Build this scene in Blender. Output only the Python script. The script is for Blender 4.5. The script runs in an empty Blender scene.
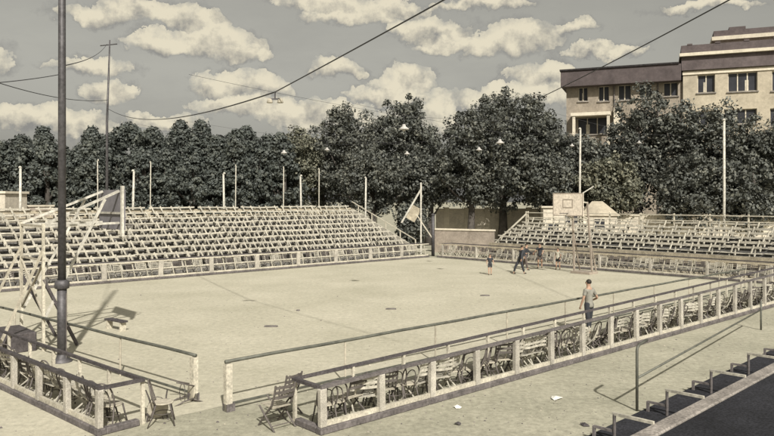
import bpy, bmesh, math, random
import numpy as np
from mathutils import Vector, Matrix
random.seed(7)
PI = math.pi
scene = bpy.context.scene
C = scene.collection

# ------------------------------------------------------------------ frame of the place
F, HOR, CAMZ = 700.0, 200.0, 4.0
def gp(px, py, z=0.0):
    y = F * (CAMZ - z) / (py - HOR)
    return ((px - 387) / F * y, y, z)
def at(px, py, y):
    return Vector(((px - 387) / F * y, y, CAMZ + (HOR - py) * y / F))
TH = math.atan2(0.686, 0.728)
A = Vector((math.cos(TH), math.sin(TH), 0)); B = Vector((-math.sin(TH), math.cos(TH), 0))
C0 = Vector((3.02, 49.1, 0))
def W(a, b, z=0.0): return C0 + A * a + B * b + Vector((0, 0, z))

# ------------------------------------------------------------------ materials
MATS = {}
def mat(name, col, rough=0.8, var=0.25, scale=6.0, col2=None, metal=0.0, bump=0.0, fine=0.0, spec=0.3, coord='Object', fscale=60.0, detail=6):
    if name in MATS: return MATS[name]
    m = bpy.data.materials.new(name); m.use_nodes = True
    nt = m.node_tree; N = nt.nodes; L = nt.links
    b = N['Principled BSDF']; b.inputs['Roughness'].default_value = rough; b.inputs['Metallic'].default_value = metal
    b.inputs['Specular IOR Level'].default_value = spec
    tc = N.new('ShaderNodeTexCoord')
    n1 = N.new('ShaderNodeTexNoise'); n1.inputs['Scale'].default_value = scale; n1.inputs['Detail'].default_value = detail
    n1.inputs['Roughness'].default_value = 0.65
    L.new(tc.outputs[coord], n1.inputs['Vector'])
    r = N.new('ShaderNodeValToRGB'); L.new(n1.outputs['Fac'], r.inputs['Fac'])
    c2 = col2 if col2 else tuple(min(1, c * (1 + var)) for c in col)
    c1 = tuple(c * (1 - var) for c in col) if not col2 else col
    r.color_ramp.elements[0].position = 0.32; r.color_ramp.elements[1].position = 0.68
    r.color_ramp.elements[0].color = (*c1, 1); r.color_ramp.elements[1].color = (*c2, 1)
    out = r.outputs['Color']
    oi = N.new('ShaderNodeObjectInfo')
    mr = N.new('ShaderNodeMapRange'); mr.inputs['To Min'].default_value = 0.86; mr.inputs['To Max'].default_value = 1.12
    L.new(oi.outputs['Random'], mr.inputs['Value'])
    mx = N.new('ShaderNodeMix'); mx.data_type = 'RGBA'; mx.blend_type = 'MULTIPLY'; mx.inputs['Factor'].default_value = 1
    L.new(out, mx.inputs['A']); L.new(mr.outputs['Result'], mx.inputs['B']); out = mx.outputs['Result']
    if fine > 0:
        n2 = N.new('ShaderNodeTexNoise'); n2.inputs['Scale'].default_value = fscale; n2.inputs['Detail'].default_value = 3 if fscale > 7.5 else 9; n2.inputs['Roughness'].default_value = .5 if fscale > 7.5 else .82
        L.new(tc.outputs[coord], n2.inputs['Vector'])
        m2 = N.new('ShaderNodeMapRange'); m2.inputs['From Min'].default_value = .3; m2.inputs['From Max'].default_value = .7
        m2.inputs['To Min'].default_value = 1 - fine; m2.inputs['To Max'].default_value = 1 + fine
        L.new(n2.outputs['Fac'], m2.inputs['Value'])
        m3 = N.new('ShaderNodeMix'); m3.data_type = 'RGBA'; m3.blend_type = 'MULTIPLY'; m3.inputs['Factor'].default_value = 1
        L.new(out, m3.inputs['A']); L.new(m2.outputs['Result'], m3.inputs['B']); out = m3.outputs['Result']
    L.new(out, b.inputs['Base Color'])
    if bump > 0:
        nb = N.new('ShaderNodeTexNoise'); nb.inputs['Scale'].default_value = scale * 5; nb.inputs['Detail'].default_value = 5
        L.new(tc.outputs[coord], nb.inputs['Vector'])
        bp = N.new('ShaderNodeBump'); bp.inputs['Strength'].default_value = bump; bp.inputs['Distance'].default_value = 0.02
        L.new(nb.outputs['Fac'], bp.inputs['Height']); L.new(bp.outputs['Normal'], b.inputs['Normal'])
    MATS[name] = m; return m

M_GROUND = mat('sandy_ground', (.265, .253, .190), .95, scale=.35, col2=(.40, .376, .290), fine=.42, fscale=7, bump=.25, coord='Object', detail=9)
M_COURT = mat('court_clay', (.45, .42, .318), .93, scale=.28, col2=(.57, .53, .415), fine=.30, fscale=6.5, bump=.2, detail=10)
M_LINE = mat('chalk', (.36, .33, .25), .9, .3, 3)
M_PALE = mat('pale_painted_wood', (.50, .46, .37), .8, .22, 3.0, fine=.25, fscale=25)
M_POST = mat('whitewashed_post', (.40, .37, .315), .9, .25, 3.0, fine=.28, fscale=45)
M_BENCH = mat('bench_wood', (.44, .41, .34), .8, .32, 2.5, fine=.25, fscale=18)
M_BENCH2 = mat('bench_wood_ochre', (.40, .35, .26), .8, .32, 2.5, fine=.25, fscale=18)
M_DARKW = mat('dark_wood', (.075, .066, .066), .75, .35, 5.0, fine=.3, fscale=30)
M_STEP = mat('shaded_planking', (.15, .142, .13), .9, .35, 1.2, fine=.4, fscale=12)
M_CHAIR = mat('chair_wood', (.115, .10, .09), .65, .3, 8)
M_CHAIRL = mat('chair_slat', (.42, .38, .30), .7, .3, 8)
M_RAIL = mat('rail_pipe', (.115, .115, .095), .6, .35, 4, metal=.2)
M_CURB = mat('curb_stone', (.135, .12, .115), .9, .35, 3, fine=.3, fscale=20, bump=.4)
M_STEEL = mat('mast_steel', (.088, .083, .085), .55, .35, 1.5, metal=.3, fine=.25, fscale=14)
M_WHITEP = mat('white_paint_pole', (.47, .445, .385), .75, .2, 2, fine=.25, fscale=12)
M_WIRE = mat('wire_black', (.055, .055, .06), .6, .1, 5)
M_LAMP = mat('lamp_enamel', (.42, .40, .37), .6, .2, 9)
M_BOARD = mat('board_white', (.76, .67, .56), .75, .12, 2, fine=.2, fscale=10)
M_BOARDB = mat('board_back', (.17, .16, .17), .8, .2, 2)
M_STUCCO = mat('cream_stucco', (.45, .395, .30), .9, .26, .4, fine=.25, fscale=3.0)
M_STUCCO2 = mat('cream_stucco_light', (.60, .54, .43), .9, .12, .6, fine=.2, fscale=3.0)
M_ROOFB = mat('red_brown_roof', (.105, .085, .083), .85, .25, .8, fine=.25, fscale=4)
M_GLASS = mat('dark_glass', (.035, .036, .042), .35, .3, .6, spec=.3)
M_CONC = mat('ledge_concrete', (.24, .215, .19), .9, .3, 2.5, fine=.35, fscale=22, bump=.6)
M_TAR_SHADE = mat('tarred_deck_and_shade', (.021, .021, .025), .95, .45, .9, fine=.6, fscale=26, bump=.6)  # tar of the deck; its black also paints the shade by the ledge
M_WALL = mat('pale_wall', (.60, .54, .44), .9, .2, .8, fine=.3, fscale=6)
M_PINK = mat('pinkish_wall', (.36, .305, .25), .9, .2, .8, fine=.3, fscale=6)
M_SKIN = mat('skin', (.42, .27, .19), .6, .08, 5)
M_HAIR = mat('hair', (.03, .025, .02), .6, .2, 20)
M_CDARK = mat('cloth_dark', (.042, .044, .05), .85, .25, 10)
M_CLIGHT = mat('cloth_light', (.50, .47, .38), .85, .12, 10)
M_CBROWN = mat('cloth_brown', (.10, .08, .07), .85, .2, 10)
M_BARK = mat('bark', (.085, .075, .065), .95, .35, 2.5, bump=.7)
M_PAPER = mat('paper', (.72, .70, .62), .8, .05, 10)
M_NET = mat('net_cord', (.55, .52, .45), .9, .05, 10)

def leafmat(name, c1, c2, c3):
    m = bpy.data.materials.new(name); m.use_nodes = True
    nt = m.node_tree; N = nt.nodes; L = nt.links; b = N['Principled BSDF']
    b.inputs['Roughness'].default_value = .62; b.inputs['Specular IOR Level'].default_value = .4
    g = N.new('ShaderNodeNewGeometry'); tc = N.new('ShaderNodeTexCoord')
    n = N.new('ShaderNodeTexNoise'); n.inputs['Scale'].default_value = .55; n.inputs['Detail'].default_value = 4
    L.new(tc.outputs['Object'], n.inputs['Vector'])
    ad = N.new('ShaderNodeMath'); ad.operation = 'MULTIPLY_ADD'; ad.inputs[1].default_value = .55; 
    L.new(g.outputs['Random Per Island'], ad.inputs[0])
    sb = N.new('ShaderNodeMath'); sb.operation = 'SUBTRACT'; L.new(n.outputs['Fac'], sb.inputs[0]); sb.inputs[1].default_value = .28
    L.new(sb.outputs[0], ad.inputs[2])
    r = N.new('ShaderNodeValToRGB'); L.new(ad.outputs[0], r.inputs['Fac'])
    r.color_ramp.elements[0].color = (*c1, 1); r.color_ramp.elements[1].color = (*c3, 1); r.color_ramp.elements[1].position = .95
    e = r.color_ramp.elements.new(.55); e.color = (*c2, 1)
    L.new(r.outputs['Color'], b.inputs['Base Color'])
    return m
M_LEAF = leafmat('leaves_broad', (.058, .063, .058), (.088, .092, .078), (.19, .187, .148))
M_LEAFD = leafmat('leaves_dark', (.055, .064, .060), (.072, .080, .070), (.12, .125, .10))
M_LEAFL = leafmat('leaves_pale', (.07, .075, .055), (.13, .13, .095), (.26, .245, .17))

# ------------------------------------------------------------------ mesh helpers
def prop(o, label=None, cat=None, group=None, kind=None):
    if label: o['label'] = label
    if cat: o['category'] = cat
    if group: o['group'] = group
    if kind: o['kind'] = kind
    return o
def thing(name, label, cat, loc=(0, 0, 0), rz=0.0, group=None):
    o = bpy.data.objects.new(name, None); C.objects.link(o)
    o.empty_display_size = .2
    o.location = loc; o.rotation_euler = (0, 0, rz); return prop(o, label, cat, group)
class MB:
    def __init__(s): s.v = []; s.f = []; s.mi = []
    def box(s, c, d, R=None, mi=0):
        """centre c, full size d, rotation matrix R"""
        k = len(s.v)
        for x in (-.5, .5):
            for y in (-.5, .5):
                for z in (-.5, .5):
                    p = Vector((x * d[0], y * d[1], z * d[2]))
                    if R is not None: p = R @ p
                    s.v.append(tuple(p + Vector(c)))
        for q in ((0, 1, 3, 2), (4, 6, 7, 5), (0, 4, 5, 1), (2, 3, 7, 6), (0, 2, 6, 4), (1, 5, 7, 3)):
            s.f.append(tuple(k + i for i in q)); s.mi.append(mi)
        return s
    def bar(s, p, q, w, h=None, up=(0, 0, 1), mi=0):
        p = Vector(p); q = Vector(q); d = q - p; h = h or w
        if d.length < 1e-6: return s
        x = d.normalized(); u = Vector(up)
        if abs(x.dot(u)) > .98: u = Vector((0, 1, 0))
        y = u.cross(x).normalized(); z = x.cross(y)
        R = Matrix((x, y, z)).transposed()
        return s.box((p + q) / 2, (d.length, w, h), R, mi)
    def tube(s, pts, r, n=8, cap=True, mi=0):
        pts = [Vector(p) for p in pts]; rr = r if isinstance(r, (list, tuple)) else [r] * len(pts)
        k0 = len(s.v)
        t = (pts[1] - pts[0]).normalized(); u = Vector((0, 0, 1)) if abs(t.z) < .9 else Vector((1, 0, 0))
        for i, p in enumerate(pts):
            a = pts[min(i + 1, len(pts) - 1)] - pts[max(i - 1, 0)]
            if a.length > 1e-9: t = a.normalized()
            u = (u - t * u.dot(t)).normalized(); w = t.cross(u)
            for j in range(n):
                an = 2 * PI * j / n
                s.v.append(tuple(p + (u * math.cos(an) + w * math.sin(an)) * rr[i]))
        for i in range(len(pts) - 1):
            for j in range(n):
                a = k0 + i * n + j; b = k0 + i * n + (j + 1) % n
                s.f.append((a, b, b + n, a + n)); s.mi.append(mi)
        if cap:
            s.f.append(tuple(k0 + j for j in reversed(range(n)))); s.mi.append(mi)
            e = k0 + (len(pts) - 1) * n
            s.f.append(tuple(e + j for j in range(n))); s.mi.append(mi)
        return s
    def lathe(s, prof, c=(0, 0, 0), n=14):
        k0 = len(s.v)
        for (r, z) in prof:
            for j in range(n):
                an = 2 * PI * j / n
                s.v.append((c[0] + r * math.cos(an), c[1] + r * math.sin(an), c[2] + z))
        for i in range(len(prof) - 1):
            for j in range(n):
                a = k0 + i * n + j; b = k0 + i * n + (j + 1) % n
                s.f.append((a, b, b + n, a + n)); s.mi.append(0)
        return s
    def quad(s, a, b, c, d, mi=0):
        k = len(s.v); s.v += [tuple(a), tuple(b), tuple(c), tuple(d)]; s.f.append((k, k + 1, k + 2, k + 3)); s.mi.append(mi); return s
    def mesh(s, name):
        me = bpy.data.meshes.new(name); me.from_pydata(s.v, [], s.f); me.update(); return me
    def build(s, name, m, parent=None, smooth=False, bevel=0):
        me = s.mesh(name)
        ms = m if isinstance(m, (list, tuple)) else [m]
        for x in ms: me.materials.append(x)
        if len(ms) > 1: me.polygons.foreach_set('material_index', s.mi)
        if smooth:
            me.polygons.foreach_set('use_smooth', [True] * len(me.polygons))
        o = bpy.data.objects.new(name, me); C.objects.link(o); o.parent = parent
        if bevel:
            md = o.modifiers.new('Bevel', 'BEVEL'); md.width = bevel; md.segments = 1
        return o
def dup(root, loc, rz, label, group=None):
    r = root.copy(); C.objects.link(r); r.location = loc; r.rotation_euler = (0, 0, rz); r['label'] = label
    if group: r['group'] = group
    for ch in list(root.children):
        c = ch.copy(); C.objects.link(c); c.parent = r
        for g in list(ch.children):
            d = g.copy(); C.objects.link(d); d.parent = c
    return r
_o = ['first', 'second', 'third', 'fourth', 'fifth', 'sixth', 'seventh', 'eighth', 'ninth', 'tenth', 'eleventh', 'twelfth', 'thirteenth',
      'fourteenth', 'fifteenth', 'sixteenth', 'seventeenth', 'eighteenth', 'nineteenth']
_t = {2: 'twenti', 3: 'thirti', 4: 'forti', 5: 'fifti', 6: 'sixti', 7: 'seventi', 8: 'eighti', 9: 'nineti'}
_tt = {2: 'twenty', 3: 'thirty', 4: 'forty', 5: 'fifty', 6: 'sixty', 7: 'seventy', 8: 'eighty', 9: 'ninety'}
def ordw(i):   # 0 -> first
    n = i + 1
    if n < 20: return _o[n - 1]
    t, u = divmod(n, 10)
    return _t[t] + 'eth' if u == 0 else _tt[t] + '-' + _o[u - 1]

# ------------------------------------------------------------------ ground and court
g = MB()
n = 40
g.quad((-600, -200, 0), (600, -200, 0), (600, 1200, 0), (-600, 1200, 0))
prop(g.build('ground', M_GROUND), kind='structure')
c = MB()
pa = [W(-42, -21.6), W(-.4, -21.6), W(-.4, -.3), W(-42, -.3)]
c.v = [(p.x, p.y, .004) for p in pa]; c.f = [(0, 1, 2, 3)]; c.mi = [0]
prop(c.build('court_surface', M_COURT), kind='structure')
# worn chalk lines of the pitch, 4 mm above the clay
lm = MB()
def line(p, q, w=.05, z=.008):
    p = Vector(p); q = Vector(q); d = (q - p).normalized(); s = Vector((-d.y, d.x, 0)) * w / 2
    lm.quad(*[Vector((v.x, v.y, z)) for v in (p - s, q - s, q + s, p + s)])
# ------------------------------------------------------------------ chairs
def make_chair(cm=M_CHAIR, cl=M_CHAIRL):
    t = thing('folding_chair', 'x', 'chair')
    w = .21
    for i in range(5):
        pass
    s = MB()
    for i in range(5): s.box((0, -.16 + i * .085, .44 + .004 * i), (.40, .062, .018))
    s.build('seat', cl, t)
    b = MB()
    for k, z in enumerate((.66, .76, .86)):
        pts = [(x, -.245 - .10 * (z - .45) - .03 * math.cos(x / w * PI / 2), z) for x in np.linspace(-w, w, 6)]
        for p, q in zip(pts[:-1], pts[1:]): b.bar(p, q, .014, .055)
    for x_ in (-.12, .12): b.bar((x_, -.262, .62), (x_, -.30, .90), .02, .012)
    b.build('backrest', cm, t)
    for sx in (-1, 1):
        x = sx * (w + .008)
        f = MB(); f.tube([(x, .26, 0), (x, .05, .26), (x, -.18, .5), (x, -.27, .72), (x, -.31, .92)], .019, 6); f.build('leg', cm, t)
        r = MB(); r.tube([(x + .02 * sx, -.30, 0), (x + .02 * sx, -.04, .22), (x + .02 * sx, .20, .43)], .018, 6); r.build('leg', cm, t)
    for y_, z_ in ((.18, .11), (-.2, .09)): MB().tube([(-w, y_, z_), (w, y_, z_)], .012, 6).build('stretcher', cm, t)
    return t
def make_bent_chair():
    t = thing('bentwood_chair', 'x', 'chair')
    s = MB(); s.lathe([(0.001, .44), (.19, .44), (.205, .452), (.20, .47), (.17, .468), (0.001, .46)], n=16); s.build('seat', M_CHAIRL, t, True)
    b = MB()
    arc = [(-.18, -.14, .46), (-.20, -.19, .62), (-.19, -.23, .78), (-.12, -.26, .90), (0, -.27, .94), (.12, -.26, .90), (.19, -.23, .78), (.20, -.19, .62), (.18, -.14, .46)]
    def sm(P, q=5):
        P = [Vector(p) for p in P]; P = [P[0] * 2 - P[1]] + P + [P[-1] * 2 - P[-2]]; o_ = []
        for i in range(1, len(P) - 2):
            for k in range(q):
                u = k / q; a_, b_, c_, d_ = P[i - 1:i + 3]
                o_.append(.5 * ((2 * b_) + (c_ - a_) * u + (2 * a_ - 5 * b_ + 4 * c_ - d_) * u * u + (3 * b_ - a_ - 3 * c_ + d_) * u ** 3))
        return o_ + [P[-2]]
    b.tube(sm(arc, 3), .016, 6)
    b.tube(sm([(-.10, -.17, .46), (-.115, -.21, .62), (-.08, -.24, .76), (0, -.25, .81), (.08, -.24, .76), (.115, -.21, .62), (.10, -.17, .46)], 3), .012, 6)
    b.build('backrest', M_CHAIR, t, True)
    for sx in (-1, 1):
        l = MB(); l.tube([(sx * .15, .13, .45), (sx * .17, .17, .25), (sx * .21, .22, 0)], [.018, .016, .012], 6); l.build('leg', M_CHAIR, t, True)
        l = MB(); l.tube([(sx * .16, -.13, .45), (sx * .18, -.19, .22), (sx * .22, -.28, 0)], [.018, .016, .012], 6); l.build('leg', M_CHAIR, t, True)
    h = MB(); h.tube([(.16 * math.cos(a), .16 * math.sin(a), .24) for a in np.linspace(0, 2 * PI, 13)], .009, 5); h.build('stretcher', M_CHAIR, t, True)
    return t
P_FOLD = make_chair(); P_BENT = make_bent_chair(); P_PALE = make_chair(M_BENCH, M_BENCH)
P_PALE.scale = (.94, .94, .87); P_FOLD.scale = (.94, .94, .87); P_BENT.scale = (.92, .92, .86)
used = {}
def place_chair(kind, p, rz, label, group):
    src = (P_FOLD, P_BENT, P_PALE)[kind]
    if kind not in used:
        used[kind] = 1; src.location = p; src.rotation_euler = (0, 0, rz); src['label'] = label; src['group'] = group; return src
    return dup(src, p, rz, label, group)

# ------------------------------------------------------------------ enclosures with chairs (courtside boxes)
def enclosure(name_label, p0, p1, side, depth, h0, h1, post_sp, post_w, group=None, start_end=True, finish_end=False, rail_m=M_CURB, off=0.0, back_posts=True, lattice=0):
    """p0->p1 front base line, side=+1: depth goes to the left of the direction"""
    p0 = Vector((p0[0], p0[1], 0)); p1 = Vector((p1[0], p1[1], 0)); d = p1 - p0; Ln = d.length; rz = math.atan2(d.y, d.x)
    t = thing('chair_enclosure', name_label, 'enclosure', p0, rz, group)
    D = depth * side
    hz = lambda x: h0 + (h1 - h0) * x / Ln
    m = MB(); m.box((Ln / 2, 0, .06), (Ln + .16, .16, .12))
    if start_end: m.box((-.0, D / 2, .058), (.14, abs(D) - .17, .116))
    if finish_end: m.box((Ln, D / 2, .058), (.14, abs(D) - .17, .116))
    m.build('curb', M_CURB, t, bevel=.015)
    m = MB(); m.box((Ln / 2, 0, .165), (Ln, .06, .085)); m.build('bottom_rail', M_PALE, t)
    m = MB(); m.bar((-.04, 0, hz(0) - .02), (Ln, 0, hz(Ln) - .02), .10, .05)
    m.build('top_rail', rail_m, t)
    m = MB(); m.bar((-.04, D, hz(0) - .03), (Ln, D, hz(Ln) - .03), .06, .055)
    m.build('top_rail', M_DARKW, t)
    if start_end: m = MB(); m.bar((-.03, .05 * side, hz(0) - .021), (-.03, D, hz(0) - .021), .09, .055); m.build('end_rail', M_DARKW, t)
    if finish_end: m = MB(); m.bar((Ln + .05, 0, hz(Ln) - .021), (Ln + .05, D, hz(Ln) - .021), .09, .055); m.build('end_rail', M_DARKW, t)
    if lattice:
        m = MB(); m.box((Ln / 2, .03 * side, .56), (Ln, .03, .05)); m.build('middle_rail', M_BENCH, t)
        x = .3
        while x < Ln - .3:
            m = MB(); m.bar((x - .07, .045 * side, .2), (x + .09, .045 * side, h0 - .05), .05, .04); m.build('slat', M_BENCH, t); x += lattice * random.uniform(.85, 1.15)
    x = off
    while x < Ln - .05:
        h = hz(x) - .045
        m = MB(); m.box((x, -.012 * side, .12 + (h - .12) / 2), (post_w, .10, h - .12), Matrix.Rotation(random.uniform(-.035, .035), 3, 'Y')); m.build('post', M_POST, t, bevel=.01)
        if back_posts:
            m = MB(); m.box((x, D, h / 2), (post_w * .4, .06, h)); m.build('rear_post', M_PALE, t)
        x += post_sp
    return t, p0, d.normalized(), Ln, rz

# near enclosure
N0 = Vector(gp(322, 434)); N1 = Vector(gp(740, 316)); dN = (N1 - N0).normalized(); N1 = N0 + dN * 24.5
t, p0, d, Ln, rz = enclosure('long low courtside enclosure with whitewashed posts in the foreground, filled with chairs', N0, N1, 1, .80, .82, 1.28, 1.35, .14)
nrm = Vector((-d.y, d.x, 0)); i = 0; x = .32
while x < Ln - .3:
    k = random.choice((0, 0, 1, 1, 2, 2, 2))
    p = p0 + d * x + nrm * (.40 + random.uniform(-.07, .07))
    o = place_chair(k, p, rz + random.uniform(-.75, .75), '%s chair from the left end of the long foreground enclosure' % ordw(i), 'chairs in the foreground enclosure')
    if random.random() < .3: o.rotation_euler.x = random.uniform(-.1, .2); o.location.z += .03
    x += random.uniform(.25, .34); i += 1
# near-left enclosure
L1 = Vector(gp(100, 435)); L0 = Vector(gp(27, 400)); dl = (L0 - L1).normalized(); L0 = L1 + dl * 9.5
t, p0, d, Ln, rz = enclosure('low courtside enclosure with pale posts at the bottom left corner, filled with chairs', L1, L0, -1, .78, .82, .86, 1.25, .13, rail_m=M_DARKW)
nrm = Vector((d.y, -d.x, 0)); i = 0; x = .3
while x < Ln - .3:
    k = random.choice((1, 1, 1, 0, 2, 2))
    p = p0 + d * x + nrm * (.39 + random.uniform(-.07, .07))
    place_chair(k, p, rz + PI + random.uniform(-.8, .8), '%s chair from the corner post inside the bottom left enclosure' % ordw(i), 'chairs in the bottom left enclosure')
    x += random.uniform(.26, .36); i += 1
# loose chairs at the corner ends
for j, (px, py, r, k, lb) in enumerate([(156, 413, .4, 1, 'dark bentwood chair toppled over just right of the bottom left enclosure'),
                            (172, 404, 2.2, 1, 'dark bentwood chair toppled on open ground near the low rail corner'),
                            (163, 424, 5.0, 1, 'dark bentwood chair nearest the camera beside the bottom left enclosure'),
                            (276, 426, TH, 0, 'slatted folding chair outside the left end of the foreground enclosure'),
                            (283, 414, TH + .2, 0, 'slatted folding chair behind another at the left end of the foreground enclosure')]):
    o = place_chair(k, Vector(gp(px, py)), r, lb, 'loose chairs by the entrance gap')
    if j in (0, 1): o.rotation_euler = (PI / 2 + .12, 0.05, r); o.location.z = .24
# left stand courtside row
t, p0, d, Ln, rz = enclosure('long low railing box with pale posts in front of the big left stand', W(-.2, 0), W(-40, 0), -1, 1.0, .95, .95, 2.85, .24, rail_m=M_PALE, off=2.6, back_posts=False, lattice=.72)
i = 0; x = .5
while x < 37:
    p = W(-.2 - x, .5 + random.uniform(-.06, .06))
    place_chair(random.choice((0, 2)), p, TH + PI + random.uniform(-.2, .2), '%s chair from the right end of the row before the left stand' % ordw(i), 'chairs in front of the left stand')
    x += .62; i += 1
# far ring, along the short side
t, p0, d, Ln, rz = enclosure('low railing box with pale posts in front of the right hand stand', W(.2, -.6), W(.2, -34), 1, 1.45, .95, .95, 3.0, .13, rail_m=M_BENCH2, off=.4, lattice=.78)
i = 0; x = .7
while x < 30:
    for r_ in (0, 1):
        p = W(.55 + .68 * r_, -x + random.uniform(-.05, .05))
        place_chair(random.choice((0, 2)), p, TH + PI / 2 + random.uniform(-.2, .2), '%s chair from the left in the %s row before the right stand' % (ordw(i), ('front', 'back')[r_]), 'chairs in front of the right hand stand')
    x += .68; i += 1

# ------------------------------------------------------------------ benches
def make_bench(ln, name='bench', m=M_BENCH, nn=5, lean=.13, sw=.06, ends=False):
    t = thing(name, 'x', 'bench')
    j = random.uniform
    s = MB(); xs = [-ln / 2 + .02, 0, ln / 2 - .02]; zs = [.43 + j(-.015, .015), .43 + j(-.035, .005), .43 + j(-.015, .015)]
    s.bar((xs[0], .02, zs[0]), (xs[1], .02 + j(-.02, .02), zs[1]), .30, .04); s.bar((xs[1], .02, zs[1] - .002), (xs[2], .02, zs[2]), .295, .04); s.build('seat', m, t)
    b = MB(); zs = [.735 + j(-.03, .03), .735 + j(-.04, .015), .735 + j(-.03, .03)]
    b.bar((xs[0] + j(0, .12), -.245, zs[0]), (xs[1], -.25, zs[1]), .03, .085); b.bar((xs[1], -.25, zs[1]), (xs[2] - j(0, .12), -.245, zs[2]), .028, .083); b.build('backrest', m, t)
    for i in range(nn):
        x = -ln / 2 + ln * (i + .5) / nn if not ends else (i * 2 - 1) * (ln / 2 - .035)
        if not ends: x += j(-.07, .07)
        q = MB(); q.bar((x - lean * .6, .20, 0), (x, .10, .41), sw, .06); q.bar((x - lean, .08, .0), (x + lean, -.272, .84), sw, .07); q.build('support', m, t)
    return t
# left stand
ROWS, RUN, RISE = 9, .78, .302
st = thing('left_grandstand', 'long tall open air grandstand with rising rows of pale benches along the left side', 'grandstand', W(0, 0), TH)
st.name = 'grandstand'
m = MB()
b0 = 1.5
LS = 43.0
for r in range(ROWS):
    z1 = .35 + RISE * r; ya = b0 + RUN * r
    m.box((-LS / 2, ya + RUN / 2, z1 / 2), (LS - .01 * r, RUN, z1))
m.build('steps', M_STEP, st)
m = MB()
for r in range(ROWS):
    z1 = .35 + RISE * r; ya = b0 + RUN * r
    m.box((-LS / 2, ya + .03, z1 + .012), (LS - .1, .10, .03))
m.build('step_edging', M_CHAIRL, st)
# sloping end timber
m = MB(); m.bar((.06, b0, .45), (.06, b0 + RUN * ROWS, .45 + RISE * ROWS), .07, .35); m.build('end_board', M_BENCH, st)
m = MB()
for r in range(0, ROWS + 1, 2):
    z1 = .35 + RISE * r; m.box((.07, b0 + RUN * r, z1 + .4), (.06, .06, .8))
m.bar((.075, b0, 1.15), (.075, b0 + RUN * ROWS, 1.15 + RISE * ROWS), .05, .06)
m.build('end_railing', M_PALE, st)
m = MB()
yb = b0 + RUN * ROWS + .05; zt = .35 + RISE * ROWS
m.box((-LS / 2, yb, zt + .25), (LS, .05, .16)); m.box((-LS / 2, yb, zt - .2), (LS, .04, .35))
for i in range(22): m.box((-1 - i * 1.95, yb + .06, (zt + .36) / 2), (.08, .06, zt + .36))
m.build('back_railing', M_BENCH2, st)
BL = 3.25
PBS = [make_bench(BL) for _ in range(7)]
for r in range(ROWS):
    for s_ in range(11):
        if s_ > 11: continue
        a = -.25 - BL / 2 - s_ * (BL + .07) + random.uniform(-.02, .02)
        p = W(a, b0 + RUN * r + .42, .35 + RISE * r)
        lb = 'bench in %s row from the bottom of the left stand, %s from its right end' % (ordw(r), ordw(s_))
        pb = random.choice(PBS)
        if 'group' not in pb: pb.location = p; pb.rotation_euler = (0, 0, TH + PI); pb['label'] = lb; pb['group'] = 'benches of the left stand'
        else: dup(pb, p, TH + PI + random.uniform(-.008, .008), lb, 'benches of the left stand')
# right stand
R2, RUN2, RISE2 = 6, .72, .215
a0, B_L, B_R = 2.5, -3.3, -34.0
st = thing('grandstand', 'low grandstand of plank rows with a rear railing behind the far basket', 'grandstand', W(0, 0), TH)
LB = B_L - B_R; bm_ = (B_L + B_R) / 2
m = MB()
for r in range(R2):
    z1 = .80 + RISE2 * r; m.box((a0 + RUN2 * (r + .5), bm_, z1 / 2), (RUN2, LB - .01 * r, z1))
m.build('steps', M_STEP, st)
m = MB(); m.box((a0 - .06, bm_, .80), (.08, LB, .55)); m.build('front_board', M_BENCH2, st)
m = MB(); m.box((1.98, bm_, .05), (.75, LB, .10)); m.build('walkway', M_BENCH2, st)
m = MB()
ab = a0 + RUN2 * R2 + .06; zt = .8 + RISE2 * (R2 - 1)
for z in (.55, .95, 1.3): m.box((ab, bm_, zt + z - .1), (.05, LB, .055))
for i in range(15): m.box((ab + .05, B_L - .05 - i * 2.18, (zt + 1.3) / 2), (.08, .08, zt + 1.3))
m.build('back_railing', M_PALE, st)
m = MB(); m.bar((a0 - .1, B_L + .08, .55), (ab, B_L + .08, zt + 1.1), .06, .1); m.bar((ab, B_L + .08, .2), (ab, B_L + .08, zt + 1.3), .09, .09)
m.build('end_brace', M_PALE, st)
PBS2 = [make_bench(2.1, 'bench', M_BENCH, 2, -.07, .055, False) for _ in range(5)]
for r in range(R2):
    for s_ in range(14):
        p = W(a0 + RUN2 * r + .42, B_L - .1 - 1.05 - s_ * 2.17, .80 + RISE2 * r)
        lb = 'bench in %s row from the bottom of the right stand, %s from its left end' % (ordw(r), ordw(s_))
        pb2 = random.choice(PBS2)
        if 'group' not in pb2: pb2.location = p; pb2.rotation_euler = (0, 0, TH + PI / 2); pb2['label'] = lb; pb2['group'] = 'benches of the right stand'
        else: dup(pb2, p, TH + PI / 2, lb, 'benches of the right stand')

# ------------------------------------------------------------------ court rails
def rail(label, p0, p1, h, n, low=False, r=.035, ends=(1, 1), posts_m=M_PALE):
    p0 = Vector((p0[0], p0[1], 0)); p1 = Vector((p1[0], p1[1], 0)); d = p1 - p0; Ln = d.length
    t = thing('court_rail', label, 'railing', p0, math.atan2(d.y, d.x), 'low rails round the court')
    m = MB()
    pts = [(x, 0, h + .006 * math.sin(x * 1.7)) for x in np.linspace(-.06, Ln, 24)]
    m.tube(pts, r, 8); m.build('top_rail', M_RAIL, t, True)
    for i in range(n):
        x = Ln * i / (n - 1)
        w = .07 if i in (0,) else .022
        m = MB()
        if i == 0: m.box((x, 0, h / 2 - .02), (.13, .11, h - .04))
        else: m.tube([(x, 0, 0), (x, 0, h)], .022, 6)
        m.build('post', M_PALE if i == 0 else M_CHAIRL, t)
    m = MB(); m.box((.02, 0, .07), (.17, .17, .14)); m.build('footing', M_CURB, t)
    m = MB(); m.tube([(.06, 0, .13), (Ln, 0, .13)], r * .8, 6); m.build('bottom_rail', M_RAIL, t)
    return t
r0 = Vector(gp(228, 411)); 
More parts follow.
